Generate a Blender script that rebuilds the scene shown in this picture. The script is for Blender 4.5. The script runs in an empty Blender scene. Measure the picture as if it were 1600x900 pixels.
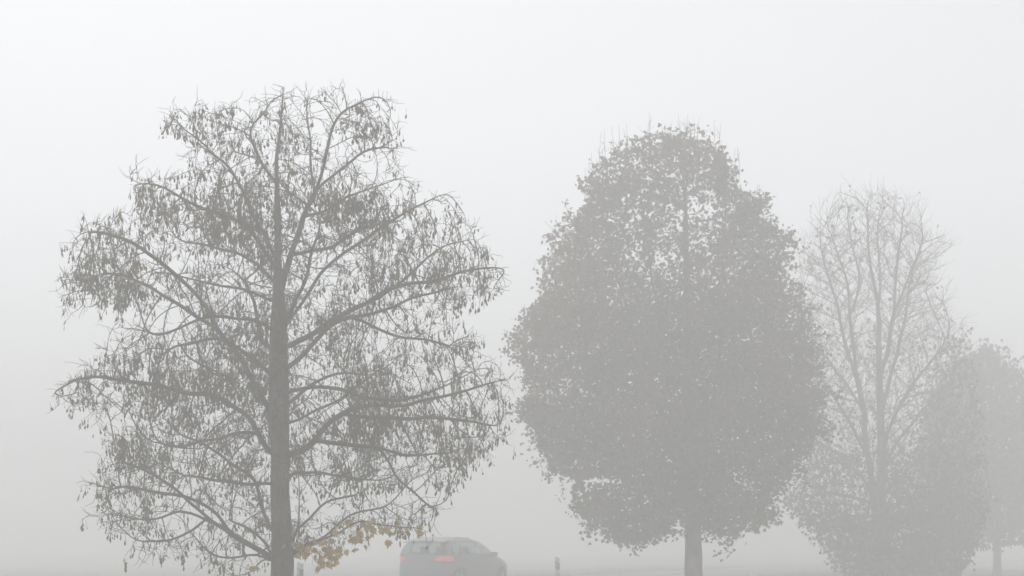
import bpy, math, random
import numpy as np
from mathutils import Vector, noise

SC = bpy.context.scene
COL = SC.collection
F = 2222.0          # focal length in photo pixels (1600 wide)
EYE = 1.4           # camera height
HZ = 848.0          # horizon row in the photo

# ------------------------------------------------------------------ helpers
def tag(o, label=None, cat=None, group=None, kind=None):
    if label: o['label'] = label
    if cat: o['category'] = cat
    if group: o['group'] = group
    if kind: o['kind'] = kind
    return o

def empty(name, loc, rz=0.0):
    o = bpy.data.objects.new(name, None)
    o.location = loc; o.rotation_euler = (0, 0, rz)
    o.empty_display_size = 0.3
    COL.objects.link(o)
    return o

def link_mesh(name, me, mat, parent=None, smooth=False):
    mats = mat if isinstance(mat, (list, tuple)) else [mat]
    for m in mats: me.materials.append(m)
    if smooth: me.polygons.foreach_set('use_smooth', [True] * len(me.polygons))
    o = bpy.data.objects.new(name, me)
    COL.objects.link(o)
    if parent: o.parent = parent
    return o

class MB:
    """collects geometry for ONE mesh"""
    def __init__(s): s.v = []; s.f = []
    def add(s, vs, fs):
        b = len(s.v); s.v += [tuple(p) for p in vs]; s.f += [[i + b for i in f] for f in fs]
    def box(s, c, d, rz=0.0, taper=1.0):
        cx, cy, cz = c; a, b, h = d[0] / 2, d[1] / 2, d[2] / 2
        ca, sa = math.cos(rz), math.sin(rz); vs = []
        for z, k in ((-h, 1), (h, taper)):
            for x, y in ((-a, -b), (a, -b), (a, b), (-a, b)):
                x *= k; y *= k
                vs.append((cx + x * ca - y * sa, cy + x * sa + y * ca, cz + z))
        s.add(vs, [(3, 2, 1, 0), (4, 5, 6, 7), (0, 1, 5, 4), (1, 2, 6, 5), (2, 3, 7, 6), (3, 0, 4, 7)])
    def lathe(s, prof, c, axis='y', n=24):
        """prof: (r, t) pairs, t along the axis"""
        vs = []
        for r, t in prof:
            for k in range(n):
                a = 2 * math.pi * k / n
                p, q = r * math.cos(a), r * math.sin(a)
                vs.append((c[0] + p, c[1] + t, c[2] + q) if axis == 'y' else (c[0] + p, c[1] + q, c[2] + t))
        m = len(prof)
        fs = [(i * n + k, i * n + (k + 1) % n, (i + 1) * n + (k + 1) % n, (i + 1) * n + k) for i in range(m - 1) for k in range(n)]
        fs += [tuple(range(n)), tuple(range((m - 1) * n, m * n))]
        s.add(vs, fs)
    def grid(s, P, close=False):
        """P[i][j] points"""
        m, n = len(P), len(P[0])
        vs = [p for row in P for p in row]
        nn = n if close else n - 1
        s.add(vs, [(i * n + j, i * n + (j + 1) % n, (i + 1) * n + (j + 1) % n, (i + 1) * n + j) for i in range(m - 1) for j in range(nn)])
    def build(s, name, mat, parent=None, smooth=False, bevel=0.0):
        me = bpy.data.meshes.new(name); me.from_pydata(s.v, [], s.f); me.update()
        o = link_mesh(name, me, mat, parent, smooth)
        if bevel:
            b = o.modifiers.new('bevel', 'BEVEL'); b.width = bevel; b.segments = 2; b.limit_method = 'ANGLE'
        return o

# ------------------------------------------------------------------ materials
def material(name, base, rough=0.8, var=None, scale=3.0, bump=0.0, bscale=40.0, metal=0.0, emit=None, trans=0.0, stretch=None):
    m = bpy.data.materials.new(name); m.use_nodes = True
    nt = m.node_tree; N = nt.nodes; L = nt.links
    p = N['Principled BSDF']
    p.inputs['Roughness'].default_value = rough
    p.inputs['Metallic'].default_value = metal
    p.inputs['Base Color'].default_value = (*base, 1)
    tc = N.new('ShaderNodeTexCoord'); src = tc.outputs['Object']
    if stretch:
        mp = N.new('ShaderNodeMapping'); mp.inputs['Scale'].default_value = stretch
        L.new(src, mp.inputs['Vector']); src = mp.outputs['Vector']
    if var:
        n = N.new('ShaderNodeTexNoise'); n.inputs['Scale'].default_value = scale; n.inputs['Detail'].default_value = 6
        L.new(src, n.inputs['Vector'])
        r = N.new('ShaderNodeValToRGB')
        cols = [base] + list(var)
        els = r.color_ramp.elements
        els[0].position = 0.32; els[0].color = (*cols[0], 1)
        els[1].position = 0.68; els[1].color = (*cols[-1], 1)
        for i, c in enumerate(cols[1:-1]):
            e = els.new(0.32 + 0.36 * (i + 1) / (len(cols) - 1)); e.color = (*c, 1)
        L.new(n.outputs['Fac'], r.inputs['Fac']); L.new(r.outputs['Color'], p.inputs['Base Color'])
    if bump:
        n2 = N.new('ShaderNodeTexNoise'); n2.inputs['Scale'].default_value = bscale; n2.inputs['Detail'].default_value = 8
        L.new(src, n2.inputs['Vector'])
        b = N.new('ShaderNodeBump'); b.inputs['Strength'].default_value = bump; b.inputs['Distance'].default_value = 0.03
        L.new(n2.outputs['Fac'], b.inputs['Height']); L.new(b.outputs['Normal'], p.inputs['Normal'])
    if emit:
        p.inputs['Emission Color'].default_value = (*emit[0], 1); p.inputs['Emission Strength'].default_value = emit[1]
    if trans:
        t = N.new('ShaderNodeBsdfTranslucent'); mx = N.new('ShaderNodeMixShader'); mx.inputs['Fac'].default_value = trans
        out = N['Material Output']
        if var: L.new(r.outputs['Color'], t.inputs['Color'])
        else: t.inputs['Color'].default_value = (*base, 1)
        L.new(p.outputs['BSDF'], mx.inputs[1]); L.new(t.outputs['BSDF'], mx.inputs[2]); L.new(mx.outputs['Shader'], out.inputs['Surface'])
    return m

M = {}
M['bark'] = material('bark', (0.065, 0.05, 0.035), 0.9, [(0.12, 0.098, 0.07), (0.21, 0.19, 0.14)], 6, 0.8, 30, stretch=(1, 1, 0.35))
M['twig'] = material('twig_bark', (0.085, 0.062, 0.042), 0.9, [(0.13, 0.10, 0.07)], 6)
M['seed'] = material('dry_seed_clusters', (0.10, 0.08, 0.042), 0.8, [(0.14, 0.11, 0.05), (0.19, 0.13, 0.055)], 2.5, trans=0.2)
M['yellow'] = material('yellow_maple_leaf', (0.66, 0.46, 0.07), 0.7, [(0.48, 0.30, 0.05), (0.74, 0.56, 0.10)], 9, trans=0.45)
M['leaf_a'] = material('autumn_green_leaf', (0.075, 0.068, 0.02), 0.7, [(0.13, 0.10, 0.028), (0.23, 0.105, 0.038)], 0.45, trans=0.25)
M['leaf_b'] = material('olive_leaf', (0.06, 0.062, 0.022), 0.7, [(0.12, 0.10, 0.035)], 1.0, trans=0.25)
M['leaf_c'] = material('dark_leaf', (0.05, 0.06, 0.028), 0.7, [(0.09, 0.085, 0.035)], 0.8, trans=0.2)
M['field'] = material('field_grass', (0.14, 0.14, 0.11), 0.95, [(0.19, 0.185, 0.15), (0.24, 0.23, 0.19)], 0.12, 0.7, 3)
M['verge'] = material('verge_grass', (0.04, 0.065, 0.02), 0.95, [(0.07, 0.09, 0.03)], 1.3, 0.8, 8)
M['asphalt'] = material('wet_asphalt', (0.045, 0.046, 0.048), 0.55, [(0.06, 0.06, 0.06)], 2.0, 0.3, 60)
M['line'] = material('road_paint', (0.72, 0.72, 0.70), 0.6, [(0.55, 0.55, 0.53)], 5)
M['paint'] = material('grey_car_paint', (0.16, 0.175, 0.19), 0.35, metal=0.4)
M['glass'] = material('car_glass', (0.10, 0.13, 0.13), 0.06)
_n = M['glass'].node_tree; _t = _n.nodes.new('ShaderNodeBsdfTransparent'); _t.inputs['Color'].default_value = (.86, .92, .92, 1); _m = _n.nodes.new('ShaderNodeMixShader'); _m.inputs['Fac'].default_value = .8
_n.links.new(_n.nodes['Principled BSDF'].outputs['BSDF'], _m.inputs[1]); _n.links.new(_t.outputs['BSDF'], _m.inputs[2]); _n.links.new(_m.outputs['Shader'], _n.nodes['Material Output'].inputs['Surface'])
M['plastic'] = material('black_plastic', (0.025, 0.025, 0.027), 0.6)
M['rubber'] = material('tyre_rubber', (0.02, 0.02, 0.02), 0.85)
M['alloy'] = material('alloy_rim', (0.5, 0.5, 0.52), 0.3, metal=0.9)
M['red'] = material('red_lamp_lens', (0.50, 0.06, 0.04), 0.3, emit=((1.0, 0.20, 0.09), 0.20))
M['lens'] = material('clear_lamp_lens', (0.7, 0.72, 0.75), 0.15)
M['plate'] = material('white_plate', (0.75, 0.75, 0.75), 0.5)
M['postwhite'] = material('white_post_plastic', (0.50, 0.53, 0.53), 0.6, [(0.40, 0.43, 0.41)], 8)
M['postblack'] = material('black_post_band', (0.03, 0.03, 0.035), 0.6)
M['reflector'] = material('reflector_glass', (0.5, 0.5, 0.46), 0.2, metal=0.3)

# ------------------------------------------------------------------ tree machinery
def inside(poly, x, y):
    c = False; n = len(poly); j = n - 1
    for i in range(n):
        xi, yi = poly[i]; xj, yj = poly[j]
        if (yi > y) != (yj > y) and x < (xj - xi) * (y - yi) / (yj - yi) + xi: c = not c
        j = i
    return c

def extents(poly, y):
    xs = []
    n = len(poly)
    for i in range(n):
        (x0, y0), (x1, y1) = poly[i], poly[(i + 1) % n]
        if (y0 > y) != (y1 > y): xs.append(x0 + (x1 - x0) * (y - y0) / (y1 - y0))
    return (min(xs), max(xs)) if xs else None

class Frame:
    """a tree's own frame: photo columns and rows read as metres at the tree's distance"""
    def __init__(s, px, d):
        s.px, s.d, s.s = px, d, F / d
        s.base = ((px - 800) / s.s, d, 0.0)
    def P(s, x, y, dy=0.0): return Vector(((x - s.px) / s.s, dy, EYE + (HZ - y) / s.s))

def cloud(fr, poly, n, rng, weight, depth=0.85, axis=None, lobes=0.3):
    """points filling the crown's volume"""
    ys = [p[1] for p in poly]; xs = [p[0] for p in poly]
    y0, y1, x0, x1 = min(ys), max(ys), min(xs), max(xs)
    out = []; tries = 0
    # smoothed half-widths per height, for the crown's depth
    while len(out) < n and tries < n * 60:
        tries += 1
        x = rng.uniform(x0, x1); y = rng.uniform(y0, y1)
        q = Vector((x * 1.7 / fr.s, y * 1.7 / fr.s, fr.px * .1)); wob = lobes * fr.s
        if not inside(poly, x + wob * (noise.noise(q) + .6 * noise.noise(q * 2.7)), y + wob * (noise.noise(q + Vector((9, 3, 7))) + .6 * noise.noise(q * 2.7 + Vector((2, 8, 1))))): continue
        if not inside(poly, x, y) and rng.random() < .75: continue
        e = extents(poly, min(max(y, y0 + 2), y1 - 2))
        c = (e[0] + e[1]) / 2 if axis is None else axis
        hw = max(e[1] - c, c - e[0])
        t = min(1.0, abs(x - c) / hw)
        dm = math.sqrt(max(0.02, 1 - t * t)) * hw * depth / fr.s
        dy = rng.uniform(-1, 1) * dm
        if rng.random() > weight(x, y, dy / max(dm, .01)): continue
        out.append(tuple(fr.P(x, y, dy)))
    return np.array(out)

def skeleton(fr, traced, rng, step=0.12):
    """traced: list of (points in px rows/cols, attach index or None, depth slope). first one = trunk"""
    pos = []; par = []; limb = []; lr = []
    for li, tr_ in enumerate(traced):
        pts, slope = tr_[:2]; mul = tr_[2] if len(tr_) > 2 else 1.0; i0 = len(pos)
        P = []
        x0, y0 = pts[0]
        L = 0.0
        for k, (x, y) in enumerate(pts):
            if k: L += math.hypot(x - pts[k - 1][0], 0.4 * (y - pts[k - 1][1])) / fr.s
            P.append(fr.P(x, y, 0))
            P[-1].y = slope * L
        if li == 0: last = -1
        else:
            # attach to the nearest node already there, and carry on from its depth
            A = np.array(pos); q = np.array(P[0]); dd = (A[:, 0] - q[0]) ** 2 + (A[:, 2] - q[2]) ** 2
            last = int(np.argmin(dd)); off = pos[last][1]
            for p in P: p.y += off
            P = [Vector(pos[last])] + (P[1:] if math.sqrt(dd[last]) < 0.15 else P)
        # resample as a smooth curve
        n = len(P)
        prev = None
        for k in range(n - 1):
            p0 = P[max(0, k - 1)]; p1 = P[k]; p2 = P[k + 1]; p3 = P[min(n - 1, k + 2)]
            m = max(1, int(round((p2 - p1).length / step)))
            for j in range(m + (1 if k == n - 2 else 0)):
                t = j / m
                q = 0.5 * ((2 * p1) + (p2 - p0) * t + (2 * p0 - 5 * p1 + 4 * p2 - p3) * t * t + (3 * p1 - p0 - 3 * p2 + p3) * t ** 3)
                if li and k == 0 and j == 0: continue
                jit = 0.012 if li else 0.0
                if li:
                    f_ = min(1, len(pos) - i0) / 1.0 * min(1.0, (len(pos) - i0) / 6)
                    nv = Vector((q.x * 1.6 + li * 7.1, q.y * 1.6, q.z * 1.6)); nw = nv * 2.9
                    q = q + Vector((noise.noise(nv), noise.noise(nv + Vector((31, 7, 3))), noise.noise(nv + Vector((5, 17, 47))))) * 0.05 * f_
                    q = q + Vector((noise.noise(nw), 0, noise.noise(nw + Vector((5, 17, 47))))) * 0.03 * f_
                pos.append((q.x + rng.gauss(0, jit), q.y + rng.gauss(0, jit), q.z + rng.gauss(0, jit)))
                par.append(last); limb.append(li); last = len(pos) - 1
        m = len(pos) - i0; Lm = m * step
        lr += [(.0073 * Lm + .005) * mul * (1 - k / max(1, m)) ** 1.15 for k in range(m)]
    return pos, par, limb, lr

def colonize(pos, par, att, step, di, dk, iters, trop, rng, jitter=0.15, mom=0.45):
    P = np.array(pos, float); par = list(par); A = att.copy()
    best = np.full(len(A), 1e9); bi = np.zeros(len(A), int)
    def update(lo):
        nonlocal best, bi
        for a in range(lo, len(P), 400):
            blk = P[a:a + 400]
            d = np.sqrt(((A[:, None, :] - blk[None]) ** 2).sum(2))
            k = d.argmin(1); dm = d[np.arange(len(A)), k]
            w = dm < best
            best[w] = dm[w]; bi[w] = k[w] + a
    update(0)
    trop = np.array(trop); used = {}
    H = np.zeros((len(P), 3))
    for i_, p_ in enumerate(par):
        if p_ >= 0: H[i_] = P[i_] - P[p_]
    H /= np.maximum(np.linalg.norm(H, axis=1), 1e-6)[:, None]
    nr = np.random.RandomState(rng.randrange(10 ** 6))
    for it in range(iters):
        keep = best > dk
        A, best, bi = A[keep], best[keep], bi[keep]
        if not len(A): break
        act = best < di
        if not act.any(): di *= 1.3; continue
        ii = bi[act]; D = A[act] - P[ii]; D /= np.linalg.norm(D, axis=1)[:, None]
        S = np.zeros((len(P), 3)); np.add.at(S, ii, D)
        idx = np.unique(ii)
        V = S[idx]; nn = np.linalg.norm(V, axis=1); V = V / np.maximum(nn, 1e-6)[:, None] + trop + mom * H[idx] + nr.normal(0, jitter, V.shape)
        V /= np.linalg.norm(V, axis=1)[:, None]
        Q = P[idx] + V * step
        ok = []
        for k, i in enumerate(idx):
            c = used.get(i, 0)
            if c < 3: ok.append(k); used[i] = c + 1
        if not ok: break
        lo = len(P); H = np.vstack([H, V[ok]]); P = np.vstack([P, Q[ok]]); par += [int(i) for i in idx[ok]]
        update(lo)
    return P, par

def radii(P, par, r0, e, cap=0.4):
    n = len(P); acc = np.zeros(n); ch = [[] for _ in range(n)]
    for i, p in enumerate(par):
        if p >= 0: ch[p].append(i)
    r = np.zeros(n)
    for i in range(n - 1, -1, -1):
        r[i] = r0 if acc[i] == 0 else acc[i] ** (1 / e)
        if par[i] >= 0: acc[par[i]] += r[i] ** e
    return r, ch

def chains(P, par, r, ch, ntrunk):
    """[(indices)], the trunk first"""
    out = []
    seen = np.zeros(len(P), bool)
    trunk = list(range(ntrunk)); out.append(trunk); seen[trunk] = True
    stack = [c for i in trunk for c in ch[i] if not seen[c]]
    while stack:
        i = stack.pop(); c = [par[i], i]; seen[i] = True
        while True:
            kids = [k for k in ch[c[-1]] if not seen[k]]
            if not kids: break
            k = max(kids, key=lambda q: r[q])
            stack += [q for q in kids if q != k]
            c.append(k); seen[k] = True
        out.append(c)
    return out

class Tubes:
    def __init__(s): s.V = []; s.Fq = []; s.n = 0
    def add(s, pts, rad, sides, flare=None, lump=0.0):
        pts = np.asarray(pts, float); m = len(pts)
        T = np.gradient(pts, axis=0); T /= np.maximum(np.linalg.norm(T, axis=1), 1e-9)[:, None]
        ref = np.array([0.31, 0.95, 0.05]) if abs(T[0][1]) < 0.9 else np.array([1.0, 0.1, 0])
        U = np.cross(T, ref); U /= np.linalg.norm(U, axis=1)[:, None]; W = np.cross(T, U)
        a = np.arange(sides) * 2 * math.pi / sides
        R = np.asarray(rad)[:, None] * np.ones(sides)
        if lump:
            for i in range(m):
                for j in range(sides):
                    R[i, j] *= 1 + lump * noise.noise(Vector((math.cos(a[j]) * 1.3, math.sin(a[j]) * 1.3, pts[i][2] * 2.2)))
        ring = pts[:, None, :] + R[:, :, None] * (np.cos(a)[None, :, None] * U[:, None, :] + np.sin(a)[None, :, None] * W[:, None, :])
        s.V.append(ring.reshape(-1, 3))
        i = np.arange(m - 1)[:, None]; j = np.arange(sides)[None]
        q = np.stack([i * sides + j, i * sides + (j + 1) % sides, (i + 1) * sides + (j + 1) % sides, (i + 1) * sides + j], -1).reshape(-1, 4) + s.n
        s.Fq.append(q); s.n += m * sides
    def build(s, name, mat, parent, smooth=True):
        return raw_mesh(name, np.vstack(s.V), np.vstack(s.Fq), mat, parent, smooth)

def raw_mesh(name, V, Fq, mat, parent, smooth=False, mi=None):
    me = bpy.data.meshes.new(name); k = Fq.shape[1]
    me.vertices.add(len(V)); me.vertices.foreach_set('co', V.astype(np.float32).ravel())
    me.loops.add(Fq.size); me.loops.foreach_set('vertex_index', Fq.astype(np.int32).ravel())
    me.polygons.add(len(Fq)); me.polygons.foreach_set('loop_start', np.arange(0, Fq.size, k, dtype=np.int32))
    me.update(calc_edges=True)
    mats = mat if isinstance(mat, (list, tuple)) else [mat]
    for m in mats: me.materials.append(m)
    if mi is not None: me.polygons.foreach_set('material_index', mi.astype(np.int32))
    if smooth: me.polygons.foreach_set('use_smooth', np.ones(len(Fq), bool))
    o = bpy.data.objects.new(name, me); COL.objects.link(o); o.parent = parent
    return o

def smooth_chain(pts, it=2):
    p = np.array(pts, float)
    for _ in range(it):
        if len(p) > 2: p[1:-1] = 0.5 * p[1:-1] + 0.25 * (p[:-2] + p[2:])
    return p

# leaf outlines as triangle fans (x = width, z = down from the stalk, y = curl)
def maple_leaf(size, rs):
    half = [(0.0, 0.0), (0.10, -0.06), (0.34, 0.04), (0.30, -0.16), (0.52, -0.30), (0.33, -0.42), (0.36, -0.60), (0.18, -0.62), (0.0, -1.0)]
    out = half + [(-x, z) for x, z in half[-2:0:-1]]
    V = [(0.0, 0.03, -0.35)] + [(x * 1.0, -abs(x) * 0.35 - z * z * 0.12, z) for x, z in out]
    V = np.array(V) * size
    n = len(out)
    T = np.array([(0, i + 1, (i + 1) % n + 1) for i in range(n)])
    return V, T

def small_leaf(size):
    V = np.array([(0, .03, -.45), (0, 0, 0), (.30, -.08, -.18), (.46, -.15, -.38), (.24, -.08, -.62), (0, -.1, -1), (-.24, -.08, -.62), (-.46, -.15, -.38), (-.30, -.08, -.18)]) * size
    n = 8
    return V, np.array([(0, i + 1, (i + 1) % n + 1) for i in range(n)])

def seed_bunch(rs, stalk=0.05, L=0.085, k=3):
    """a stalk with limp, narrow dry keys hanging from it"""
    V = []; T = []
    w = 0.0022
    V += [(-w, 0, 0), (w, 0, 0), (w, 0, -stalk - 0.02), (-w, 0, -stalk - 0.02)]; T += [(0, 1, 2), (0, 2, 3)]
    for q in range(k):
        a = q * math.pi / k + rs.uniform(-.4, .4); z0 = -stalk - rs.uniform(0, 0.02); l = L * rs.uniform(0.6, 1.0); ww = L * rs.uniform(0.13, 0.24)
        tilt = rs.uniform(-0.16, 0.16)
        prof = [(0.0, 0.04), (0.25, 0.55), (0.6, 1.0), (0.82, 0.8), (1.0, 0.12)]
        b = len(V)
        for t, m in prof:
            for sg in (-1, 1):
                r = ww * m * (sg if sg < 0 else rs.uniform(0.6, 1.1))
                V.append((r * math.cos(a) + tilt * t * l, r * math.sin(a) + tilt * t * l * 0.6, z0 - t * l))
        for i in range(len(prof) - 1):
            T += [(b + 2 * i, b + 2 * i + 1, b + 2 * i + 3), (b + 2 * i, b + 2 * i + 3, b + 2 * i + 2)]
    return np.array(V), np.array(T)

def scatter(name, bases, pts, mat, parent, nr, scale=(0.75, 1.25), sway=0.5, mi=None):
    """copies of the base shapes at the points, inside ONE mesh"""
    Vs = []; Ts = []; MI = []; n0 = 0
    pts = np.asarray(pts); which = nr.randint(0, len(bases), len(pts))
    for b, (V, T) in enumerate(bases):
        sel = which == b; p = pts[sel]; n = len(p)
        if not n: continue
        yaw = nr.uniform(0, 2 * math.pi, n); rx = nr.normal(0, sway, n); ry = nr.normal(0, sway, n); s = nr.uniform(*scale, n)
        def rot(a, i, j):
            R = np.tile(np.eye(3), (n, 1, 1)); c, q = np.cos(a), np.sin(a)
            R[:, i, i] = c; R[:, j, j] = c; R[:, i, j] = -q; R[:, j, i] = q; return R
        R = rot(yaw, 0, 1) @ rot(rx, 1, 2) @ rot(ry, 0, 2)
        W = np.einsum('nij,vj->nvi', R, V) * s[:, None, None] + p[:, None, :]
        Vs.append(W.reshape(-1, 3))
        Ts.append((T[None] + (np.arange(n) * len(V))[:, None, None]).reshape(-1, 3) + n0)
        if mi is not None: MI.append(np.repeat(mi[sel], len(T)))
        n0 += n * len(V)
    return raw_mesh(name, np.vstack(Vs), np.vstack(Ts), mat, parent, False, np.concatenate(MI) if mi is not None else None)

def grow(fr, traced, att, rng, step, di, dk, trop, r0, e, trunk_r, iters=70, jitter=0.15, fat=1.0):
    pos, par, limb, lr = skeleton(fr, traced, rng, step)
    ntrunk = sum(1 for l in limb if l == 0)
    P, par = colonize(pos, par, att, step, di, dk, iters, trop, rng, jitter)
    r, ch = radii(P, par, r0, e)
    for i, q in enumerate(lr): r[i] = max(r[i], q * fat)
    for i in range(ntrunk):
        z = P[i][2]; r[i] = np.interp(z, [t[0] for t in trunk_r], [t[1] for t in trunk_r])
    for i in range(ntrunk, len(P)):
        if r[i] > 0.8 * r[par[i]]: r[i] = 0.8 * r[par[i]] if par[i] < ntrunk else min(r[i], r[par[i]])
    return P, par, r, ch, ntrunk

def wood(name_tree, root, P, par, r, ch, ntrunk, rng, twiglets, tl=(0.12, 0.32), up=0.2, rt=0.0035, barkmat='bark', lim=0.013, extra=()):
    cs = chains(P, par, r, ch, ntrunk)
    tb = Tubes(); tp = P[cs[0]]; tr = r[cs[0]].copy()
    tb.add(tp, tr, 20, lump=0.10); tb.build('trunk', M[barkmat], root)
    wb = Tubes()
    for c in cs[1:]:
        pts = smooth_chain(P[c]); rr = r[c].copy(); rr[0] = min(rr[0], rr[1] * 1.25) if len(rr) > 1 else rr[0]
        for k in range(len(rr) - 2, 0, -1): pass
        rr[-1] *= 0.6
        m = rr.max()
        P[c[1:-1]] = pts[1:-1]
        wb.add(pts, rr, 3 if m < 0.008 else 5 if m < 0.03 else 8)
    for q_, w_ in extra: wb.add(q_, w_, 3)
    ends = []
    thin = [i for i in range(ntrunk, len(P)) if r[i] < lim]
    for _ in range(twiglets):
        i = rng.choice(thin); p = P[i]; q = P[par[i]]; d = p - q; d /= max(np.linalg.norm(d), 1e-6)
        v = d * 0.9 + np.array([rng.gauss(0, .6), rng.gauss(0, .6), rng.gauss(up, .5)]); v /= np.linalg.norm(v)
        L = rng.uniform(*tl); pts = [p]; x = p.copy()
        for k in range(4):
            v = v + np.array([rng.gauss(0, .34), rng.gauss(0, .34), 0.04 + rng.gauss(0, .30)]); v /= np.linalg.norm(v)
            x = x + v * L / 4; pts.append(x.copy())
        wb.add(pts, [rt, rt * .9, rt * .8, rt * .7, rt * .4], 3)
        ends += [pts[2], pts[3], pts[4]]
    wb.build('branches', M['twig'] if barkmat == 'bark' else M[barkmat], root)
    return thin, ends

def clump(p, sc, seed): return noise.noise(Vector((p[0] * sc + seed, p[1] * sc, p[2] * sc)))

# ------------------------------------------------------------------ tree 1: near bare maple with hanging seed clusters
rng = random.Random(11); nr = np.random.RandomState(11)
fr1 = Frame(440, 18.0)
poly1 = [(415,150),(445,138),(475,142),(500,160),(535,150),(585,148),(615,172),(630,235),(615,288),(650,290),(658,312),(692,310),(722,335),(757,350),(748,372),(748,400),(775,408),(794,440),(782,460),(738,452),(722,480),(712,515),(752,535),(755,568),(797,592),(795,640),(782,682),(768,712),(735,722),(722,750),(694,740),(692,790),(668,828),(615,835),(550,835),(500,870),(462,880),(425,885),(330,892),(300,870),(215,885),(200,850),(142,822),(138,790),(160,740),(155,700),(185,660),(150,650),(98,645),(98,600),(150,572),(170,530),(205,485),(168,468),(135,482),(100,490),(98,432),(120,366),(190,345),(235,352),(208,320),(212,274),(238,270),(275,298),(322,280),(300,245),(285,215),(250,200),(250,182),(290,160),(330,188),(368,182),(410,188)]
traced1 = [
 ([(443,992),(442,940),(441,900),(441,850),(438,780),(437,700),(436,640),(435,560),(436,500),(435,450),(434,400),(434,350),(433,300),(432,250),(438,200),(442,148)], 0.0),
 ([(446,470),(453,400),(470,350),(484,320),(492,300),(503,275),(515,240),(533,195),(557,170),(597,152)], -0.15),
 ([(491,303),(487,260),(480,190),(478,150)], 0.3),
 ([(492,307),(507,287),(533,263),(567,233),(612,205)], 0.4),
 ([(477,345),(510,340),(543,323),(587,310),(635,298)], -0.5),
 ([(465,403),(510,382),(533,367),(560,347),(600,325)], 0.6),
 ([(448,520),(477,472),(500,430),(530,405),(557,395),(600,370),(633,350),(667,337),(700,323)], -0.35),
 ([(447,548),(490,520),(517,497),(550,477),(587,457),(613,437),(653,400),(693,367),(745,352)], 0.3),
 ([(555,474),(600,455),(633,443),(683,437),(733,423),(795,422)], -0.3),
 ([(445,590),(467,563),(497,540),(523,510),(547,500),(587,503),(607,495),(633,488),(667,475),(710,470)], -0.4),
 ([(547,500),(590,517),(627,527),(677,533),(715,548)], 0.5),
 ([(446,610),(487,603),(533,607),(573,617),(617,620),(650,610),(700,587),(745,560)], 0.35),
 ([(447,668),(465,655),(483,640),(523,617),(550,590),(590,560)], 0.7),
 ([(446,710),(474,704),(492,692),(512,670),(540,652),(567,640),(633,637),(667,627),(733,617),(798,602)], -0.2),
 ([(540,652),(600,655),(650,652),(700,655),(785,662)], 0.3, .6),
 ([(505,690),(567,699),(594,701),(636,715),(678,718),(703,717),(730,742)], -0.5),
 ([(594,701),(611,722),(628,755),(650,772),(667,789),(690,794)], 0.3),
 ([(448,868),(462,864),(489,850),(522,839),(544,828),(564,814),(594,817),(631,822),(664,829)], -0.4),
 ([(450,862),(464,855),(505,842),(533,817),(561,797),(600,790)], 0.3),
 ([(455,862),(461,845),(467,805),(469,755),(474,722),(486,703)], 0.3),
 ([(452,842),(464,830),(489,811),(505,789),(533,780),(570,782)], -0.6),
 ([(430,660),(420,643),(397,600),(380,567),(353,533),(337,510),(313,497),(287,477),(253,453),(223,440),(180,420),(140,417)], 0.2, 1.4),
 ([(337,510),(327,487),(307,460),(287,440),(260,420),(230,400),(185,375),(150,372)], -0.4),
 ([(434,478),(427,470),(407,460),(380,450),(357,443),(313,433),(267,417),(200,400)], 0.5),
 ([(434,520),(420,512),(407,507),(380,503),(343,500),(300,520),(250,545)], -0.6),
 ([(430,712),(416,703),(405,678),(388,650),(373,637),(347,620),(313,618),(280,613),(230,603),(197,598),(160,600),(108,622)], -0.25),
 ([(410,680),(399,675),(380,675),(358,678),(330,686),(308,686),(274,694),(235,690)], 0.4),
 ([(430,845),(424,836),(410,789),(397,747),(383,736),(358,728),(335,711),(308,694),(270,680)], 0.3),
 ([(434,885),(422,872),(394,853),(358,830),(322,805),(288,778),(260,758),(235,744),(202,725),(170,720)], 0.15),
 ([(358,830),(347,811),(322,789),(302,778),(280,772),(247,769),(205,767),(158,755)], -0.5),
 ([(358,830),(322,814),(294,797),(280,800),(260,797),(235,810),(191,810),(163,803),(141,790)], 0.35),
 ([(322,805),(308,822),(288,839),(260,847),(219,844)], -0.4),
 ([(430,880),(402,864),(363,872),(338,867),(324,850),(308,828)], -0.6),
 ([(432,888),(413,872),(399,883),(380,900),(350,905)], 0.4),
 ([(432,865),(416,855),(394,833),(370,818),(345,808)], 0.7),
 ([(434,412),(430,403),(410,360),(387,327),(360,273),(340,247),(313,220),(293,200),(270,190)], 0.2),
 ([(433,420),(415,395),(397,367),(367,343),(330,333),(297,317),(260,303),(220,293)], -0.3),
 ([(434,450),(415,425),(380,395),(340,380),(300,365),(250,355)], 0.5),
 ([(433,292),(413,263),(397,230),(390,205),(408,190)], -0.3),
 ([(434,600),(436,560),(420,540),(400,520),(385,470),(370,430),(340,400)], 1.0),
 ([(434,600),(425,585),(395,560),(370,545),(320,560),(270,575)], -1.2),
 ([(437,560),(445,520),(470,480),(490,440),(510,400),(520,350)], -1.1),
 ([(437,640),(455,620),(480,590),(520,570),(580,560)], 1.4),
 ([(437,760),(450,740),(480,735),(530,740),(590,745)], 1.2),
 ([(436,770),(425,755),(400,760),(350,755),(290,745)], -1.2),
]
holes1 = [(245,490,62,30,.12),(285,800,60,20,.35),(600,770,60,22,.5),(505,205,28,28,.25),(470,240,15,22,.4),(570,265,25,14,.5),(690,500,40,20,.35),(560,365,30,20,.4),(385,400,22,22,.35),(305,335,16,18,.5),(350,790,40,20,.6),(480,790,26,30,.4),(395,485,25,14,.5),(545,440,25,14,.5),(510,740,25,20,.5),(620,480,40,12,.5),(225,350,20,14,.4),(370,290,14,14,.6),(640,560,30,14,.6)]
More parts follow.
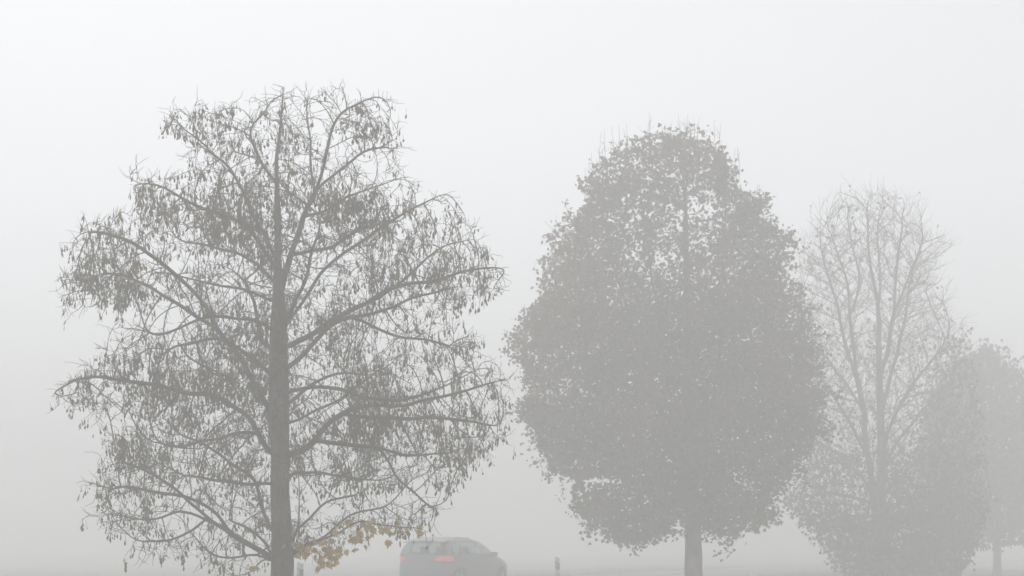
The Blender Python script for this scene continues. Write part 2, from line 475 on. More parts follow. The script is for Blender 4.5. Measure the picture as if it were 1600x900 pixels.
dense1 = [(150,400,55,45),(310,205,70,28),(230,310,22,30),(440,170,45,30),(290,590,90,28),(570,175,45,30),(370,330,60,60),(535,665,35,25),(230,620,50,25),(240,690,45,40),(200,440,60,25),(570,325,60,25)]
def w1(x, y, t):
    w = 0.62
    for hx, hy, a, b, v in holes1:
        if ((x - hx) / a) ** 2 + ((y - hy) / b) ** 2 < 1: w = min(w, v * 0.35)
    for hx, hy, a, b in dense1:
        if ((x - hx) / a) ** 2 + ((y - hy) / b) ** 2 < 1: w = 1.0
    if y > 765: w *= 0.55
    q = fr1.P(x, y, 0); c = noise.noise(Vector((q.x * 1.15, t * .9, q.z * 1.5 + 4)))
    return w * min(1.3, max(.2, 1 + 1.5 * c))
att = cloud(fr1, poly1, 10500, rng, w1, 0.6, None, .07)
P, par, r, ch, nt = grow(fr1, traced1, att, rng, 0.10, 0.9, 0.125, (0, 0, 0.22), 0.0042, 2.4,
    [(1.4 + (z_ - 1.4) * .9 if z_ else 0.0, r_ * .9) for z_, r_ in [(0, .235), (.25, .185), (.9, .158), (1.3, .16), (1.6, .14), (2.7, .133), (3.3, .15), (4.0, .135), (4.6, .115), (5.0, .078), (5.4, .052), (6.0, .045), (6.6, .03), (7.1, .02), (7.8, .008)]], iters=90, jitter=.22)
spots = []
for cx, cy, sx, sy, n in [(500,856,24,13,22),(530,862,20,12,22),(553,842,16,14,17),(515,880,12,5,10),(572,830,22,13,15),(590,822,18,8,7),(630,826,10,6,4),(655,830,10,6,4),(560,815,10,6,3),(497,842,8,8,4),(467,866,4,3,3),(412,886,7,2,4)]:
    for _ in range(n):
        q = fr1.P(rng.gauss(cx, sx * .85), rng.gauss(cy - 1, sy * .7), rng.gauss(-0.25, .2)); spots.append(tuple(q))
stalks = []
for s in spots:
    a = np.array(s); stalks.append(([a, a + np.array([rng.gauss(0, .02), 0, .05]), a + np.array([rng.gauss(0, .04), rng.gauss(0, .03), .11])], [.002, .002, .003]))
# one leaf dangling on a long thread of twig above the car
stalks.append(([np.array(fr1.P(668, 829, -.55)), np.array(fr1.P(670, 842, -.55)), np.array(fr1.P(672, 856, -.55))], [.005, .004, .003]))
t1 = empty('maple_tree', fr1.base)
tag(t1, 'nearest, darkest tree, almost bare, brown seed clusters hanging from its twigs', 'tree', 'trees in the roadside row')
thin, ends = wood('t1', t1, P, par, r, ch, nt, rng, 10000, (0.09, 0.26), 0.05, 0.0036, extra=stalks)
def px_of(fr, p): return p[0] * fr.s + fr.px, HZ - (p[2] - EYE) * fr.s
cand = [np.array(P[i]) for i in thin] + ends
pts = []
for p in cand:
    x, y = px_of(fr1, p)
    c = clump(p, 1.5, 3.0) + 0.6 * clump(p, 3.6, 8.0)
    if y < 175 and rng.random() < .5: continue
    w = w1(x, y, 0)
    k = (0.095 + 0.38 * max(0, c)) * (0.15 + 1.3 * w) + (0.13 if w > 0.9 else 0)
    if rng.random() < k:
        for _ in range(rng.choice((1, 2, 3, 4, 5))):
            pts.append((p[0] + rng.gauss(0, .028), p[1] + rng.gauss(0, .028), p[2] - abs(rng.gauss(0, .035))))
print('tree1 nodes', len(P), 'bunches', len(pts))
pts = [pts[i] for i in nr.permutation(len(pts))[:26000]]
bases = [seed_bunch(rng, rng.uniform(.01, .07), rng.uniform(.045, .10), rng.choice((1, 2, 3))) for _ in range(14)]
o = scatter('seed_clusters', bases, pts, M['seed'], t1, nr, (0.55, 1.15), 0.2)
tag(o, kind='stuff')
# the yellow leaves left on the lowest branches
o = scatter('yellow_leaves', [maple_leaf(.11, rng)], spots, M['yellow'], t1, nr, (0.7, 1.1), 0.45)
o['label'] = 'dull yellow leaves left on the lowest right branch'
scatter('hanging_leaf', [maple_leaf(.075, rng)], [tuple(fr1.P(672, 853, -.55))], M['seed'], t1, nr, (0.9, 1.0), 0.1)

# ------------------------------------------------------------------ tree 2: dense round maple
rng = random.Random(22); nr = np.random.RandomState(22)
fr2 = Frame(1084, 34.0)
poly2 = [(1048,198),(1075,200),(1100,208),(1122,232),(1150,262),(1145,288),(1170,308),(1195,300),(1207,338),(1228,358),(1222,400),(1228,440),(1255,462),(1264,505),(1272,555),(1285,615),(1281,660),(1265,705),(1244,748),(1208,785),(1206,828),(1175,812),(1152,850),(1122,848),(1092,830),(1070,828),(1040,842),(1010,862),(960,858),(925,842),(900,812),(880,778),(888,755),(850,740),(838,700),(822,660),(800,640),(820,602),(806,560),(796,522),(818,490),(852,440),(840,402),(862,368),(880,340),(902,308),(888,268),(925,258),(952,232),(988,208),(1020,205)]
poly2 = [(1075 + (x - 1075) * min(1.02, .955 + .065 * max(0, y - 330) / 200), y + (6 if y < 300 else 0)) for x, y in poly2]
traced2 = [
 ([(1084,1000),(1084,900),(1083,840),(1082,780),(1078,700),(1075,600),(1074,500),(1072,400),(1070,300),(1060,210)], 0.0),
 ([(1082,760),(1110,690),(1140,600),(1165,500),(1180,400),(1180,320)], 0.1),
 ([(1081,760),(1050,690),(1010,600),(980,500),(950,400),(930,300)], -0.2),
 ([(1083,800),(1020,740),(950,700),(880,680)], 0.1),
 ([(1083,800),(1140,740),(1200,700),(1250,680)], -0.1),
 ([(1078,690),(1000,610),(920,560),(850,520)], 0.3),
 ([(1078,690),(1150,600),(1210,540),(1250,500)], 0.4),
 ([(1075,600),(1040,500),(1020,400),(1005,260)], 0.5),
 ([(1075,600),(1110,480),(1125,380),(1120,260)], -0.5),
 ([(1080,740),(1060,660),(1040,560),(1030,460)], 1.3),
 ([(1080,740),(1100,660),(1110,560),(1110,460)], -1.4),
 ([(1083,815),(1020,800),(960,810),(920,830)], -0.5),
 ([(1083,815),(1130,800),(1170,805),(1195,815)], 0.5),
]
gaps2 = [(1020,390,70,45,.45),(1090,340,45,55,.4),(945,375,25,18,.6),(1120,420,35,20,.5),(985,470,40,25,.6),(1050,300,50,50,.6),(940,750,28,7,.05),(1150,740,22,14,.5),(1058,818,10,9,.1),(1100,560,20,14,.6),(860,560,30,20,.6),(1060,450,25,50,.5),(1005,340,25,40,.5),(1240,480,25,20,.6),(930,820,20,12,.6),(1175,760,16,12,.4),(1020,365,30,12,.5)]
def w2(x, y, t):
    w = 1.0
    for hx, hy, a, b, v in gaps2:
        if ((x - hx) / a) ** 2 + ((y - hy) / b) ** 2 < 1: w = min(w, v)
    return w
att = cloud(fr2, poly2, 5200, rng, w2, 0.6, 1075, .2)
P, par, r, ch, nt = grow(fr2, traced2, att, rng, 0.16, 1.2, 0.22, (0, 0, 0.12), 0.005, 2.4,
    [(0, .30), (.4, .225), (1.0, .205), (2.0, .19), (4, .15), (6, .11), (8, .07), (11, .02)], iters=100)
shoots = []      # bare shoots standing out of the crown's top
for x, y0, y1 in [(940,252,205),(952,240,195),(965,236,188),(975,236,196),(928,262,218),(915,268,232),(1003,212,190),(1010,210,196),(1045,204,182),(1052,202,186),(1062,200,172),(1068,204,185),(1078,205,188),(1092,208,184),(1098,212,196),(1112,222,192),(1133,246,214),(1148,262,232),(1152,266,238),(1037,208,196),(858,358,334),(902,300,274),(1165,300,285),(1192,302,290),(1225,362,348),(1080,206,190),(1118,228,208),(935,258,228)]:
    x = 1075 + (x - 1075) * .95
    a = np.array(fr2.P(x, y0 + 25, rng.uniform(-.8, .8))); b = np.array(fr2.P(x + rng.uniform(-5, 5), y1 + rng.uniform(-3, 3), a[1]))
    mid = (a + b) / 2 + np.array([rng.gauss(0, .04), 0, 0]); shoots.append(([a, mid, b], [.008, .006, .004]))
    for _ in range(2):
        c_ = mid + np.array([rng.gauss(0, .12), rng.gauss(0, .1), rng.uniform(.1, .3)]); shoots.append(([mid, (mid + c_) / 2 + np.array([rng.gauss(0, .03), 0, -.02]), c_], [.006, .005, .0035]))
t2 = empty('maple_tree', fr2.base)
tag(t2, 'dense round-crowned tree in full grey-green leaf on a short bare trunk, right of the car', 'tree', 'trees in the roadside row')
thin, ends = wood('t2', t2, P, par, r, ch, nt, rng, 2200, (0.2, 0.5), 0.3, 0.005, lim=.02, extra=shoots)
vol = cloud(fr2, [(1075 + (x - 1075) * .95, 540 + (y - 540) * .96) for x, y in poly2], 46000, rng, lambda x, y, t: w2(x, y, t) * (0.30 + 0.70 * abs(t) ** 0.6), 0.55, 1075, .12)
tips = np.array([P[i] for i in thin] + ends)
tips = tips[nr.randint(0, len(tips), 44000)] + nr.normal(0, .085, (44000, 3))
ok_ = [clump(p, .9, 33) + .6 * clump(p, 2.2, 14) > -.40 and rng.random() < .25 + .75 * w2(*px_of(fr2, p), 0) for p in tips]
tips = tips[np.array(ok_)]
keep = []
for p in vol:
    c = clump(p, 1.1, 20) + .7 * clump(p, 2.7, 50)
    keep.append(c > (-0.16 if px_of(fr2, p)[1] < 450 else -0.42))
vol = vol[np.array(keep)]
pts = np.vstack([vol, tips]); print('tree2 leaves', len(pts))
scatter('foliage', [maple_leaf(.115, rng), small_leaf(.10)], pts, M['leaf_a'], t2, nr, (0.6, 1.2), 0.8)
# ------------------------------------------------------------------ tree 3: tall twin-stemmed tree, bare above and leafy below
rng = random.Random(33); nr = np.random.RandomState(33)
fr3 = Frame(1378, 43.0)
poly3 = [(1272,340),(1300,325),(1318,305),(1355,318),(1385,308),(1402,318),(1425,345),(1455,375),(1468,400),(1462,455),(1475,470),(1470,500),(1505,515),(1515,560),(1528,640),(1540,720),(1545,790),(1525,850),(1495,900),(1320,900),(1285,850),(1235,800),(1225,790),(1252,740),(1245,600),(1250,520),(1238,470),(1240,400),(1262,375)]
traced3 = [
 ([(1380,985),(1380,900),(1378,840),(1376,779),(1378,740),(1376,651),(1374,580),(1373,493),(1367,451),(1358,397),(1355,320)], 0.0),
 ([(1378,845),(1364,779),(1355,700),(1352,640),(1342,589),(1333,493),(1330,444),(1321,415),(1300,351),(1282,335)], 0.12),
 ([(1375,600),(1381,564),(1392,493),(1394,433),(1399,351),(1405,318)], -0.4),
 ([(1342,589),(1330,560),(1315,520),(1305,480),(1290,440),(1272,390)], -0.5),
 ([(1352,650),(1330,600),(1300,550),(1280,510),(1262,460)], 0.5),
 ([(1376,651),(1395,590),(1415,530),(1430,470),(1440,420),(1452,385)], 0.5),
 ([(1377,700),(1400,640),(1430,590),(1468,535)], -0.4),
 ([(1377,740),(1405,690),(1440,650),(1480,610),(1510,590)], 0.4),
 ([(1355,720),(1330,670),(1295,620),(1265,580)], -0.4),
 ([(1360,770),(1330,720),(1290,690),(1255,670)], 0.4),
 ([(1377,780),(1420,735),(1470,700),(1525,690)], 0.3),
 ([(1364,790),(1330,775),(1285,770),(1240,785)], 0.2),
 ([(1378,820),(1430,790),(1480,780),(1535,790)], -0.2),
 ([(1378,835),(1330,820),(1295,825)], -0.4),
 ([(1378,850),(1420,840),(1470,840),(1510,850)], 0.5),
 ([(1373,493),(1378,430),(1378,370),(1385,315)], 0.5),
 ([(1333,493),(1350,440),(1345,390),(1330,320)], 0.4),
 ([(1392,493),(1412,440),(1428,390),(1428,350)], -0.4),
]
att = cloud(fr3, poly3, 9500, rng, lambda x, y, t: 0.8, 0.6, 1378, .25)
P, par, r, ch, nt = grow(fr3, traced3, att, rng, 0.17, 0.9, 0.20, (0, 0, 0.75), 0.007, 2.5,
    [(0, .30), (.5, .24), (1.4, .22), (2.6, .17), (4, .13), (6, .10), (8, .065), (10, .035), (12.5, .012)], jitter=0.16, iters=90, fat=.55)
t3 = empty('maple_tree', fr3.base)
tag(t3, 'pale tall tree with two upright stems, bare fanned twigs above and leaves only low down', 'tree', 'trees in the roadside row')
thin, ends = wood('t3', t3, P, par, r, ch, nt, rng, 7500, (0.3, 0.7), 1.1, 0.006, lim=.02)
def w3(x, y, t):
    if y < 520: return 0.004 + (0.03 if x < 1330 and y < 440 else 0)
    if y < 700: return 0.03 + (0.10 if x > 1440 + (700 - y) * .2 else 0)
    if x < 1345: return 0.22 if y < 800 else 0.55
    if x < 1400 and y < 800: return 0.12
    edge = 1.0 if x < 1490 else max(.25, 1 - (x - 1490) / 60)
    return (0.10 + 0.9 * min(1, (y - 700) / 110)) * edge
vol = cloud(fr3, poly3, 15000, rng, w3, 0.85, 1385)
vol = vol[np.array([clump(p, .9, 70) + .7 * clump(p, 2.4, 90) > -0.18 for p in vol])]
tips = np.array([P[i] for i in thin] + ends); tips = tips[nr.randint(0, len(tips), 16000)]
tips = np.array([p for p in tips if rng.random() < w3(*px_of(fr3, p), 0) * .9]) 
tips = tips + nr.normal(0, .10, tips.shape)
pts = np.vstack([vol, tips]); print('tree3 leaves', len(pts), 'nodes', len(P))
scatter('foliage', [small_leaf(.13)], pts, M['leaf_b'], t3, nr, (0.7, 1.15), 0.6)

# ------------------------------------------------------------------ trees 4 and 5: paler crowns further along the row
def far_tree(seed, px, d, poly, label, leaves, trunk_top):
    rng = random.Random(seed); nr = np.random.RandomState(seed)
    fr = Frame(px, d)
    ys = [p[1] for p in poly]; top, bot = min(ys), max(ys); xs = [p[0] for p in poly]; l, rr_ = min(xs), max(xs)
    g = HZ + EYE * fr.s
    tr = [([(px, g), (px, bot), (px - 1, (top + bot) / 2), (px - 3, top + 15)], 0.0)]
    for k in range(12):
        y0 = bot - 12 - k * (bot - top) * .05; sd = 1 if k % 2 else -1
        x1 = px + sd * (rr_ - l) * rng.uniform(.22, .40); y1 = y0 - (bot - top) * rng.uniform(.15, .35)
        tr.append(([(px, y0), ((px + x1) / 2, y0 - (y0 - y1) * .4), (x1, y1)], rng.uniform(-1, 1)))
    att = cloud(fr, poly, 1300, rng, lambda x, y, t: 1, .85, px)
    P, par, r, ch, nt = grow(fr, tr, att, rng, .25, 1.8, .36, (0, 0, .2), .007, 2.3, [(0, .22), (.5, .15), (2, .13), (5, .09), (9.5, .02)])
    t = empty('maple_tree', fr.base); tag(t, label, 'tree', 'trees in the roadside row')
    thin, ends = wood('f', t, P, par, r, ch, nt, rng, 2000, (.3, .7), .9, .006, lim=.025)
    vol = cloud(fr, poly, leaves, rng, lambda x, y, t: .3 + .7 * abs(t) ** .6, .9, px)
    vol = vol[np.array([clump(p, .9, seed) + .7 * clump(p, 2.4, seed + 9) > -.33 for p in vol])]
    tips = np.array([P[i] for i in thin] + ends); tips = tips[nr.randint(0, len(tips), leaves // 2)] + nr.normal(0, .13, (leaves // 2, 3))
    scatter('foliage', [small_leaf(.16)], np.vstack([vol, tips]), M['leaf_c'], t, nr, (.7, 1.2), .6)
poly4 = [(1508,555),(1530,542),(1560,545),(1580,570),(1605,600),(1630,650),(1645,710),(1640,780),(1610,830),(1580,850),(1550,848),(1520,862),(1480,850),(1455,800),(1438,740),(1440,680),(1455,620),(1482,575)]
far_tree(44, 1558, 54.0, poly4, 'faint leafy tree with thin straight trunk near the right edge, beyond the twin-stemmed tree', 13000, 540)
poly5 = [(1625,600),(1660,585),(1700,600),(1730,650),(1745,730),(1735,800),(1700,850),(1660,868),(1620,862),(1590,830),(1575,770),(1578,700),(1595,640)]
far_tree(55, 1664, 64.0, poly5, 'faintest crown of the row, cut by the right edge, low to the ground', 11000, 585)

# ------------------------------------------------------------------ ground, road
U = Vector((0.47, 0.8827, 0)).normalized(); Nn = Vector((U.y, -U.x, 0))
def sheet(name, t0, t1, z, mat, s0=-260, s1=250, seg=60):
    mb = MB(); rows = []
    for i in range(seg + 1):
        s = s0 + (s1 - s0) * i / seg
        rows.append([tuple(U * s + Nn * (t0 + (t1 - t0) * j / 2) + Vector((0, 0, z))) for j in range(3)])
    mb.grid(rows)
    # mesh vertices are in world space
    o = mb.build(name, mat); tag(o, kind='structure'); return o
mb = MB(); G = 90; rows = []
rs = 285.0
for i in range(G + 1):
    row = []
    for j in range(G + 1):
        x = -rs + 2 * rs * i / G; y = -rs + 2 * rs * j / G
        t = Vector((x, y, 0)).dot(Nn); away = max(0.0, abs(t + 20) - 22)
        z = min(1.0, away / 40) * (noise.noise(Vector((x * .015, y * .015, 3))) * 0.55) - 0.004
        row.append((x, y, z))
    rows.append(row)
mb.grid(rows); tag(mb.build('ground', M['field'], smooth=True), kind='structure')
sheet('verge', -19.3, -16.5, 0.0, M['verge'])
sheet('verge', -28.4, -25.6, 0.0, M['verge'])
sheet('road', -25.8, -19.1, 0.004, M['asphalt'])
for a in (-25.5, -19.52): sheet('road_marking', a, a + .12, 0.008, M['line'])
for k in range(40):
    s = -240 + k * 12; sheet('road_marking', -22.52, -22.40, 0.008, M['line'], s, s + 4, 2)

nr = np.random.RandomState(5)
tuft = MB()
for k in range(6):
    a = k * 1.05; c_, s_ = math.cos(a), math.sin(a); l_ = .07 + .018 * (k % 3)
    tuft.add([(-.004 * s_, .004 * c_, 0), (.004 * s_, -.004 * c_, 0), (.03 * c_ + .002, .03 * s_, l_)], [(0, 1, 2)])
gx = []
while len(gx) < 26000:
    s_ = nr.uniform(2, 75); t_ = nr.uniform(-19.2, -4) if nr.rand() < .9 else nr.uniform(-31, -26)
    q = U * s_ + Nn * t_
    if noise.noise(Vector((q.x * .5, q.y * .5, 2))) > -.25: gx.append((q.x, q.y, -.003))
o = scatter('grass', [(np.array(tuft.v), np.array(tuft.f))], gx, material('grass_blades', (.07, .085, .03), .8, [(.13, .12, .06)], 1.5), None, nr, (.6, 1.7), .08)
tag(o, kind='stuff')

# ------------------------------------------------------------------ marker posts
def marker_post(px, d, label):
    rt = empty('marker_post', ((px - 800) / F * d, d, 0), -math.atan2(U.x, U.y))
    tag(rt, label, 'marker post', 'marker posts along the road')
    prof = [(-.06, -.03), (-.035, -.055), (.035, -.055), (.06, -.03), (.045, .055), (-.045, .055)]
    def ring(z, k=1.0, slope=0.0): return [(x * k, y * k, z + slope * x) for x, y in prof]
    def seg(name, z0, z1, k, mat, cap=True, s0=0.0, s1=0.0):
        m = MB(); m.grid([ring(z0, k, s0), ring(z1, k, s1)], True)
        m.add(ring(z1, k, s1), [tuple(range(6))]); m.add(ring(z0, k, s0), [tuple(range(5, -1, -1))])
        return m.build(name, mat, rt)
    seg('post', -0.1, .97, 1.0, M['postwhite'], True, 0, -.45)
    seg('black_band', .64, .84, 1.04, M['postblack'], True, -.45, -.45)
    m = MB(); m.box((0, -.062, .76), (.05, .012, .14)); m.build('reflector', M['reflector'], rt, bevel=.004)
    m = MB(); m.box((0, .062, .76), (.05, .012, .14)); m.build('reflector', M['reflector'], rt, bevel=.004)
marker_post(871, 41.5, 'white marker post with a dark band, alone between the car and the round-crowned tree')
marker_post(469, 31.0, 'pale marker post half hidden by the yellow leaves, touching the near trunk from the right')

# ------------------------------------------------------------------ the car
car = empty('parked_car'.replace('parked_', ''), ((711 - 800) / F * 41.0, 41.0, 0.008), math.atan2(U.y, U.x) + .05)
tag(car, 'blurry grey hatchback car with lit red tail lamps driving away into the fog', 'car')
LZ = [(.18,-2.02,2.02,.80,4.5),(.30,-2.14,2.14,.87,4.5),(.50,-2.18,2.20,.90,4.5),(.66,-2.17,2.18,.905,4.5),(.78,-2.14,2.10,.90,4.5),(.88,-2.11,1.90,.89,4.6),(.96,-2.08,1.60,.875,5),(1.03,-2.05,1.25,.855,6),(1.13,-2.01,1.05,.825,6),(1.24,-1.95,.84,.785,6),(1.35,-1.87,.60,.735,5.5),(1.44,-1.72,.34,.68,4.6),(1.50,-1.46,.06,.62,4),(1.54,-1.12,-.20,.52,3.5),(1.558,-.90,-.42,.36,3),(1.562,-.74,-.58,.12,3)]
zs = [l[0] for l in LZ]
def lay(z):
    i = max(0, min(len(LZ) - 2, int(np.searchsorted(zs, z)) - 1)); t = (z - zs[i]) / (zs[i + 1] - zs[i])
    def m(j, c):
        a = max(0, j - 1); b = min(len(LZ) - 1, j + 1); return (LZ[b][c] - LZ[a][c]) / (zs[b] - zs[a])
    h = zs[i + 1] - zs[i]; out = []
    for c in (1, 2, 3, 4):
        p0, p1 = LZ[i][c], LZ[i + 1][c]; m0, m1 = m(i, c) * h, m(i + 1, c) * h
        out.append((2*t**3-3*t*t+1)*p0 + (t**3-2*t*t+t)*m0 + (-2*t**3+3*t*t)*p1 + (t**3-t*t)*m1)
    return out
def outline(z, a):
    xr, xf, w, n = lay(z); cx, hx = (xr + xf) / 2, (xf - xr) / 2
    c, s = math.cos(a), math.sin(a)
    return (cx + hx * math.copysign(abs(c) ** (2 / n), c), w * math.copysign(abs(s) ** (2 / n), s), z)
def side_y(x, z, sd, off=0.0):
    xr, xf, w, n = lay(z); cx, hx = (xr + xf) / 2, (xf - xr) / 2
    return sd * (w * max(0.0, 1 - min(1, abs((x - cx) / hx)) ** n) ** (1 / n) + off)
def end_x(y, z, end, off=0.0):
    xr, xf, w, n = lay(z); cx, hx = (xr + xf) / 2, (xf - xr) / 2
    return cx + end * (hx * max(0.0, 1 - min(1, abs(y) / w) ** n) ** (1 / n) + off)
layers = sorted(set([round(.18 + i * .03, 3) for i in range(40)] + [1.40, 1.42, 1.44, 1.46, 1.48, 1.50, 1.515, 1.53, 1.54, 1.55, 1.558, 1.562]))
layers = [z for z in layers if z <= 1.562]
NA = 160
rows = [[outline(z, 2 * math.pi * (k + .5) / NA) for k in range(NA)] for z in layers]
WX = (-1.36, 1.28); WR = .325
mb = MB(); mb.grid(rows, True)
arch = lambda f: any(math.hypot(sum(mb.v[i][0] for i in f) / 4 - wx, sum(mb.v[i][2] for i in f) / 4 - WR) < .37 and abs(mb.v[f[0]][1]) > .6 for wx in WX)
def opening(f):
    x, y, z = [sum(mb.v[i][c] for i in f) / 4 for c in range(3)]
    k = (z - 1.07) / .36
    if not 1.09 < z < 1.41: return False
    xr, xf, w, n_ = lay(z)
    if abs(y) > w - .06: return any(lerp(x0, x0 + t0, k) + .03 < x < lerp(x1, x1 + t1, k) - .03 for x0, x1, t0, t1 in SIDE)
    return abs(y) < lerp(.74, .60, k) - .03
def lerp(a, b, t): return a + (b - a) * t
SIDE = ((-1.78, -1.12, .22, -.02), (-1.05, -.22, 0, 0), (-.14, .72, 0, -.40))
mb.f = [f for f in mb.f if not arch(f) and not opening(f)]
mb.f.append(tuple(range((len(layers) - 1) * NA, len(layers) * NA)))
mb.f.append(tuple(range(NA - 1, -1, -1)))
mb.build('body', M['paint'], car, smooth=True)
def patch(name, fn, mat, us, vs, n=14, m=8, parent=None):
    """a thin sheet that follows the body a few millimetres outside it"""
    g = MB(); g.grid([[fn(us[0] + (us[1] - us[0]) * i / n, vs[0] + (vs[1] - vs[0]) * j / m) for j in range(m + 1)] for i in range(n + 1)])
    o = g.build(name, mat, parent or car, smooth=True)
    s = o.modifiers.new('thickness', 'SOLIDIFY'); s.thickness = .006; s.offset = 0; return o
def lerp(a, b, t): return a + (b - a) * t
rw = patch('rear_window', lambda u, v: (end_x(u * lerp(.74, .62, (v - 1.07) / .34), v, -1, .007), u * lerp(.74, .62, (v - 1.07) / .34), v), M['glass'], (-1, 1), (1.07, 1.41))
patch('windscreen', lambda u, v: (end_x(u * lerp(.74, .58, (v - 1.06) / .38), v, 1, .007), u * lerp(.74, .58, (v - 1.06) / .38), v), M['glass'], (-1, 1), (1.06, 1.44))
for sd in (1, -1):
    for x0, x1, t0, t1 in ((-1.78, -1.12, .22, -.02), (-1.05, -.22, 0, 0), (-.14, .72, 0, -.40)):
        def f(u, v, x0=x0, x1=x1, t0=t0, t1=t1):
            k = (v - 1.07) / .36; x = lerp(x0 + t0 * k, x1 + t1 * k, u); return (x, side_y(x, v, sd, .007), v)
        patch('side_window', f, M['glass'], (0, 1), (1.07, 1.43))
    # tail lamp wraps round the corner
    g = MB(); rws = []
    for i in range(15):
        t = i / 14; row = []
        for j in range(7):
            hh = .035 + .045 * math.sin(math.pi * (.12 + .62 * t)); z = lerp(.955 - hh, .955 + hh, j / 6)
            a = lerp(.46, .80, t) * .9
            ang = math.pi - sd * lerp(.22, 1.02, t)
            p = outline(z, ang); q = outline(z, ang); k = 1.006
            row.append((p[0] * k, p[1] * k, z))
        rws.append(row)
    g.grid(rws); o = g.build('tail_lamp', M['red'], car, smooth=True); s = o.modifiers.new('t', 'SOLIDIFY'); s.thickness = .01
    g = MB(); g.grid([[(lambda p: (p[0] * 1.006, p[1] * 1.006, z))(outline(z, sd * lerp(.35, .85, i / 12))) for z in (.66, .70, .74, .78)] for i in range(13)])
    o = g.build('headlamp', M['lens'], car, smooth=True); s = o.modifiers.new('t', 'SOLIDIFY'); s.thickness = .01
    g = MB(); g.box((.66, sd * .94, 1.07), (.12, .19, .12)); mir = g.build('wing_mirror', M['paint'], car, bevel=.03)
    g = MB(); g.box((.597, sd * .94, 1.07), (.008, .15, .09)); g.build('mirror_glass', M['glass'], mir)
    for x in (-.95, .02):
        g = MB(); g.box((x, side_y(x, .93, sd, .015), .93), (.19, .03, .03)); g.build('door_handle', M['paint'], car, bevel=.01)
    g = MB(); g.box((-.66, sd * .55, 1.528), (.95, .022, .022)); g.build('roof_rail', M['plastic'], car, bevel=.01)
    g = MB(); g.grid([[(x, side_y(x, z, sd, .012), z) for z in (.18, .24, .30)] for x in [-.95 + .09 * i for i in range(20)]]); o = g.build('sill_trim', M['plastic'], car); s = o.modifiers.new('t', 'SOLIDIFY'); s.thickness = .02
    for wx in WX:
        w = MB(); w.lathe([(.20, -.10), (.30, -.105), (.325, -.08), (.325, .08), (.30, .105), (.20, .10)], (wx, sd * .80, WR), n=36)
        whl = w.build('wheel', M['rubber'], car, smooth=False)
        g = MB(); g.lathe([(.205, .0), (.205, .09), (.19, .10)], (wx, sd * .80, WR) , n=30)
        for k in range(5):
            a = 2 * math.pi * k / 5; g2 = [(wx + .19 * math.cos(a + q) if rr else wx + .03 * math.cos(a + q), sd * (.80 + .108), WR + (.19 if rr else .03) * math.sin(a + q)) for rr, q in ((0, -1.2), (1, -.16), (1, .16), (0, 1.2))]
            g3 = [(p[0], p[1] - sd * .02, p[2]) for p in g2]
            g.add(g2 + g3, [(0, 1, 2, 3), (7, 6, 5, 4), (0, 4, 5, 1), (1, 5, 6, 2), (2, 6, 7, 3), (3, 7, 4, 0)])
        g.lathe([(.05, -.115), (.05, .115)], (wx, sd * .80, WR), n=16)
        g.build('rim', M['alloy'], whl)
        # arch trim and liner
        ring = []
        for k in range(25):
            a = math.radians(-22 + 224 * k / 24); row = []
            for rr, off in ((.355, -.10), (.355, .012), (.405, .014), (.405, -.02)):
                x = wx + rr * math.cos(a); z = WR + rr * math.sin(a); z = max(z, .185)
                row.append((x, side_y(x, z, sd, off), z))
            ring.append(row)
        g = MB(); g.grid(ring); g.build('wheel_arch', M['plastic'], car, smooth=True)
        g = MB(); g.lathe([(.38, -.14), (.38, .09)], (wx, sd * .70, WR), n=32); g.build('arch_liner', M['plastic'], car)
def strip(name, z0, z1, end, mat, y=.80, off=.015):
    return patch(name, lambda u, v: (end_x(u, v, end, off), u, v), mat, (-y, y), (z0, z1), 20, 4)
strip('rear_bumper_trim', .22, .42, -1, M['plastic']); strip('front_grille', .28, .56, 1, M['plastic'], .6)
g = MB(); g.box((.72, 0, .90), (.5, 1.5, .16)); g.build('dashboard', M['plastic'], car, bevel=.05)
for x, y in ((.10, .38), (.10, -.38), (-.85, .38), (-.85, -.38)):
    g = MB(); g.box((x, y, .52), (.5, .48, .16)); g.box((x - .26, y, .82), (.13, .46, .62), taper=.85); g.build('seat', M['rubber'], car, bevel=.04)
    g = MB(); g.box((x - .28, y, 1.20), (.09, .25, .15)); g.box((x - .28, y, 1.12), (.02, .12, .1)); g.build('headrest', M['rubber'], car, bevel=.02)
g = MB(); g.box((end_x(0, .40, -1, .03), 0, .35), (.012, .52, .11)); g.build('number_plate', M['plate'], car)
g = MB(); g.box((end_x(0, .50, 1, .03), 0, .46), (.012, .52, .11)); g.build('number_plate', M['plate'], car)
g = MB(); g.grid([[(lerp(-1.86, -1.55, i / 6), y, lerp(1.425, 1.495, i / 6) - .05 * (abs(y) / .66) ** 3) for y in [-.64 + .08 * k for k in range(17)]] for i in range(7)])
o = g.build('roof_spoiler', M['paint'], car, smooth=True); s = o.modifiers.new('t', 'SOLIDIFY'); s.thickness = .025
g = MB(); g.box((end_x(.1, 1.11, -1, .022), .16, 1.115), (.015, .46, .018)); g.build('rear_wiper', M['plastic'], car)
g = MB(); g.box((-1.35, 0, 1.60), (.10, .03, .07), taper=.5); g.build('aerial_fin', M['plastic'], car)

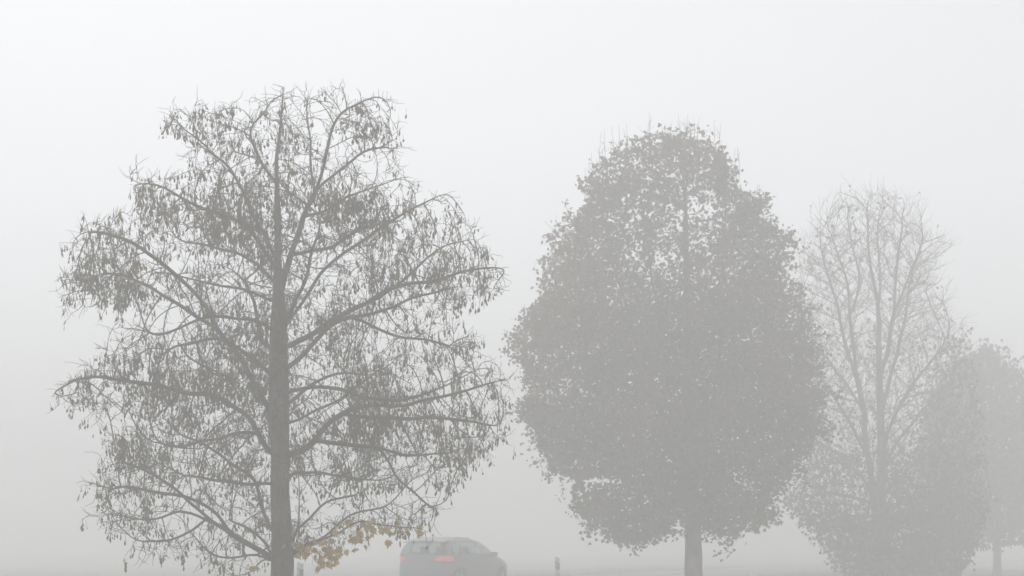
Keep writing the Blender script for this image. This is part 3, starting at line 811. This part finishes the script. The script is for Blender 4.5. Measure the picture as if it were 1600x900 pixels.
# ------------------------------------------------------------------ fog
mb = MB(); mb.box((0, 0, 6.25), (620, 620, 14.9))
hz = mb.build('haze', None if False else bpy.data.materials.new('fog_air')); tag(hz, kind='stuff')
hm = hz.data.materials[0]; hm.use_nodes = True; nt_ = hm.node_tree
for n in list(nt_.nodes):
    if n.type == 'BSDF_PRINCIPLED': nt_.nodes.remove(n)
pv = nt_.nodes.new('ShaderNodeVolumePrincipled')
pv.inputs['Color'].default_value = (0.986, 0.990, 1.0, 1); pv.inputs['Density'].default_value = 0.0252; pv.inputs['Anisotropy'].default_value = 0.05
nt_.links.new(pv.outputs['Volume'], nt_.nodes['Material Output'].inputs['Volume'])

# ------------------------------------------------------------------ light
ELEV, AZ = math.radians(62), math.radians(-25)     # behind the scene, to the left
w = bpy.data.worlds.new('World'); SC.world = w; w.use_nodes = True
N = w.node_tree.nodes; L = w.node_tree.links
sky = N.new('ShaderNodeTexSky'); sky.sky_type = 'NISHITA'; sky.sun_disc = False
sky.sun_elevation = ELEV; sky.sun_rotation = AZ; sky.air_density = 1.0; sky.dust_density = 2.0; sky.ozone_density = 1.0
hs = N.new('ShaderNodeHueSaturation'); hs.inputs['Saturation'].default_value = 0.13
L.new(sky.outputs['Color'], hs.inputs['Color']); L.new(hs.outputs['Color'], N['Background'].inputs['Color'])
N['Background'].inputs['Strength'].default_value = 0.12
sd_ = bpy.data.lights.new('sun', 'SUN'); sd_.energy = 1.2; sd_.angle = math.radians(25); sd_.color = (1, .97, .93)
so = bpy.data.objects.new('sun', sd_); COL.objects.link(so)
dirv = Vector((math.sin(AZ) * math.cos(ELEV), math.cos(AZ) * math.cos(ELEV), math.sin(ELEV)))
so.rotation_euler = (-dirv).to_track_quat('-Z', 'Y').to_euler(); so.location = (0, 0, 30)

# ------------------------------------------------------------------ camera, render
cd = bpy.data.cameras.new('camera'); cam = bpy.data.objects.new('camera', cd); COL.objects.link(cam)
cam.location = (0, 0, EYE); cam.rotation_euler = (math.radians(90), 0, 0)
cd.sensor_width = 36; cd.lens = 36 * F / 1600; cd.shift_y = (HZ - 450) / 1600
cd.clip_start = 0.1; cd.clip_end = 2000
SC.camera = cam
SC.view_settings.view_transform = 'Standard'; SC.view_settings.look = 'None'; SC.view_settings.gamma = 1
SC.view_settings.exposure = 0.67
SC.cycles.volume_bounces = 12; SC.cycles.max_bounces = 12; SC.cycles.diffuse_bounces = 2
SC.cycles.use_denoising = True
try: SC.cycles.denoiser = 'OPENIMAGEDENOISE'
except Exception: pass
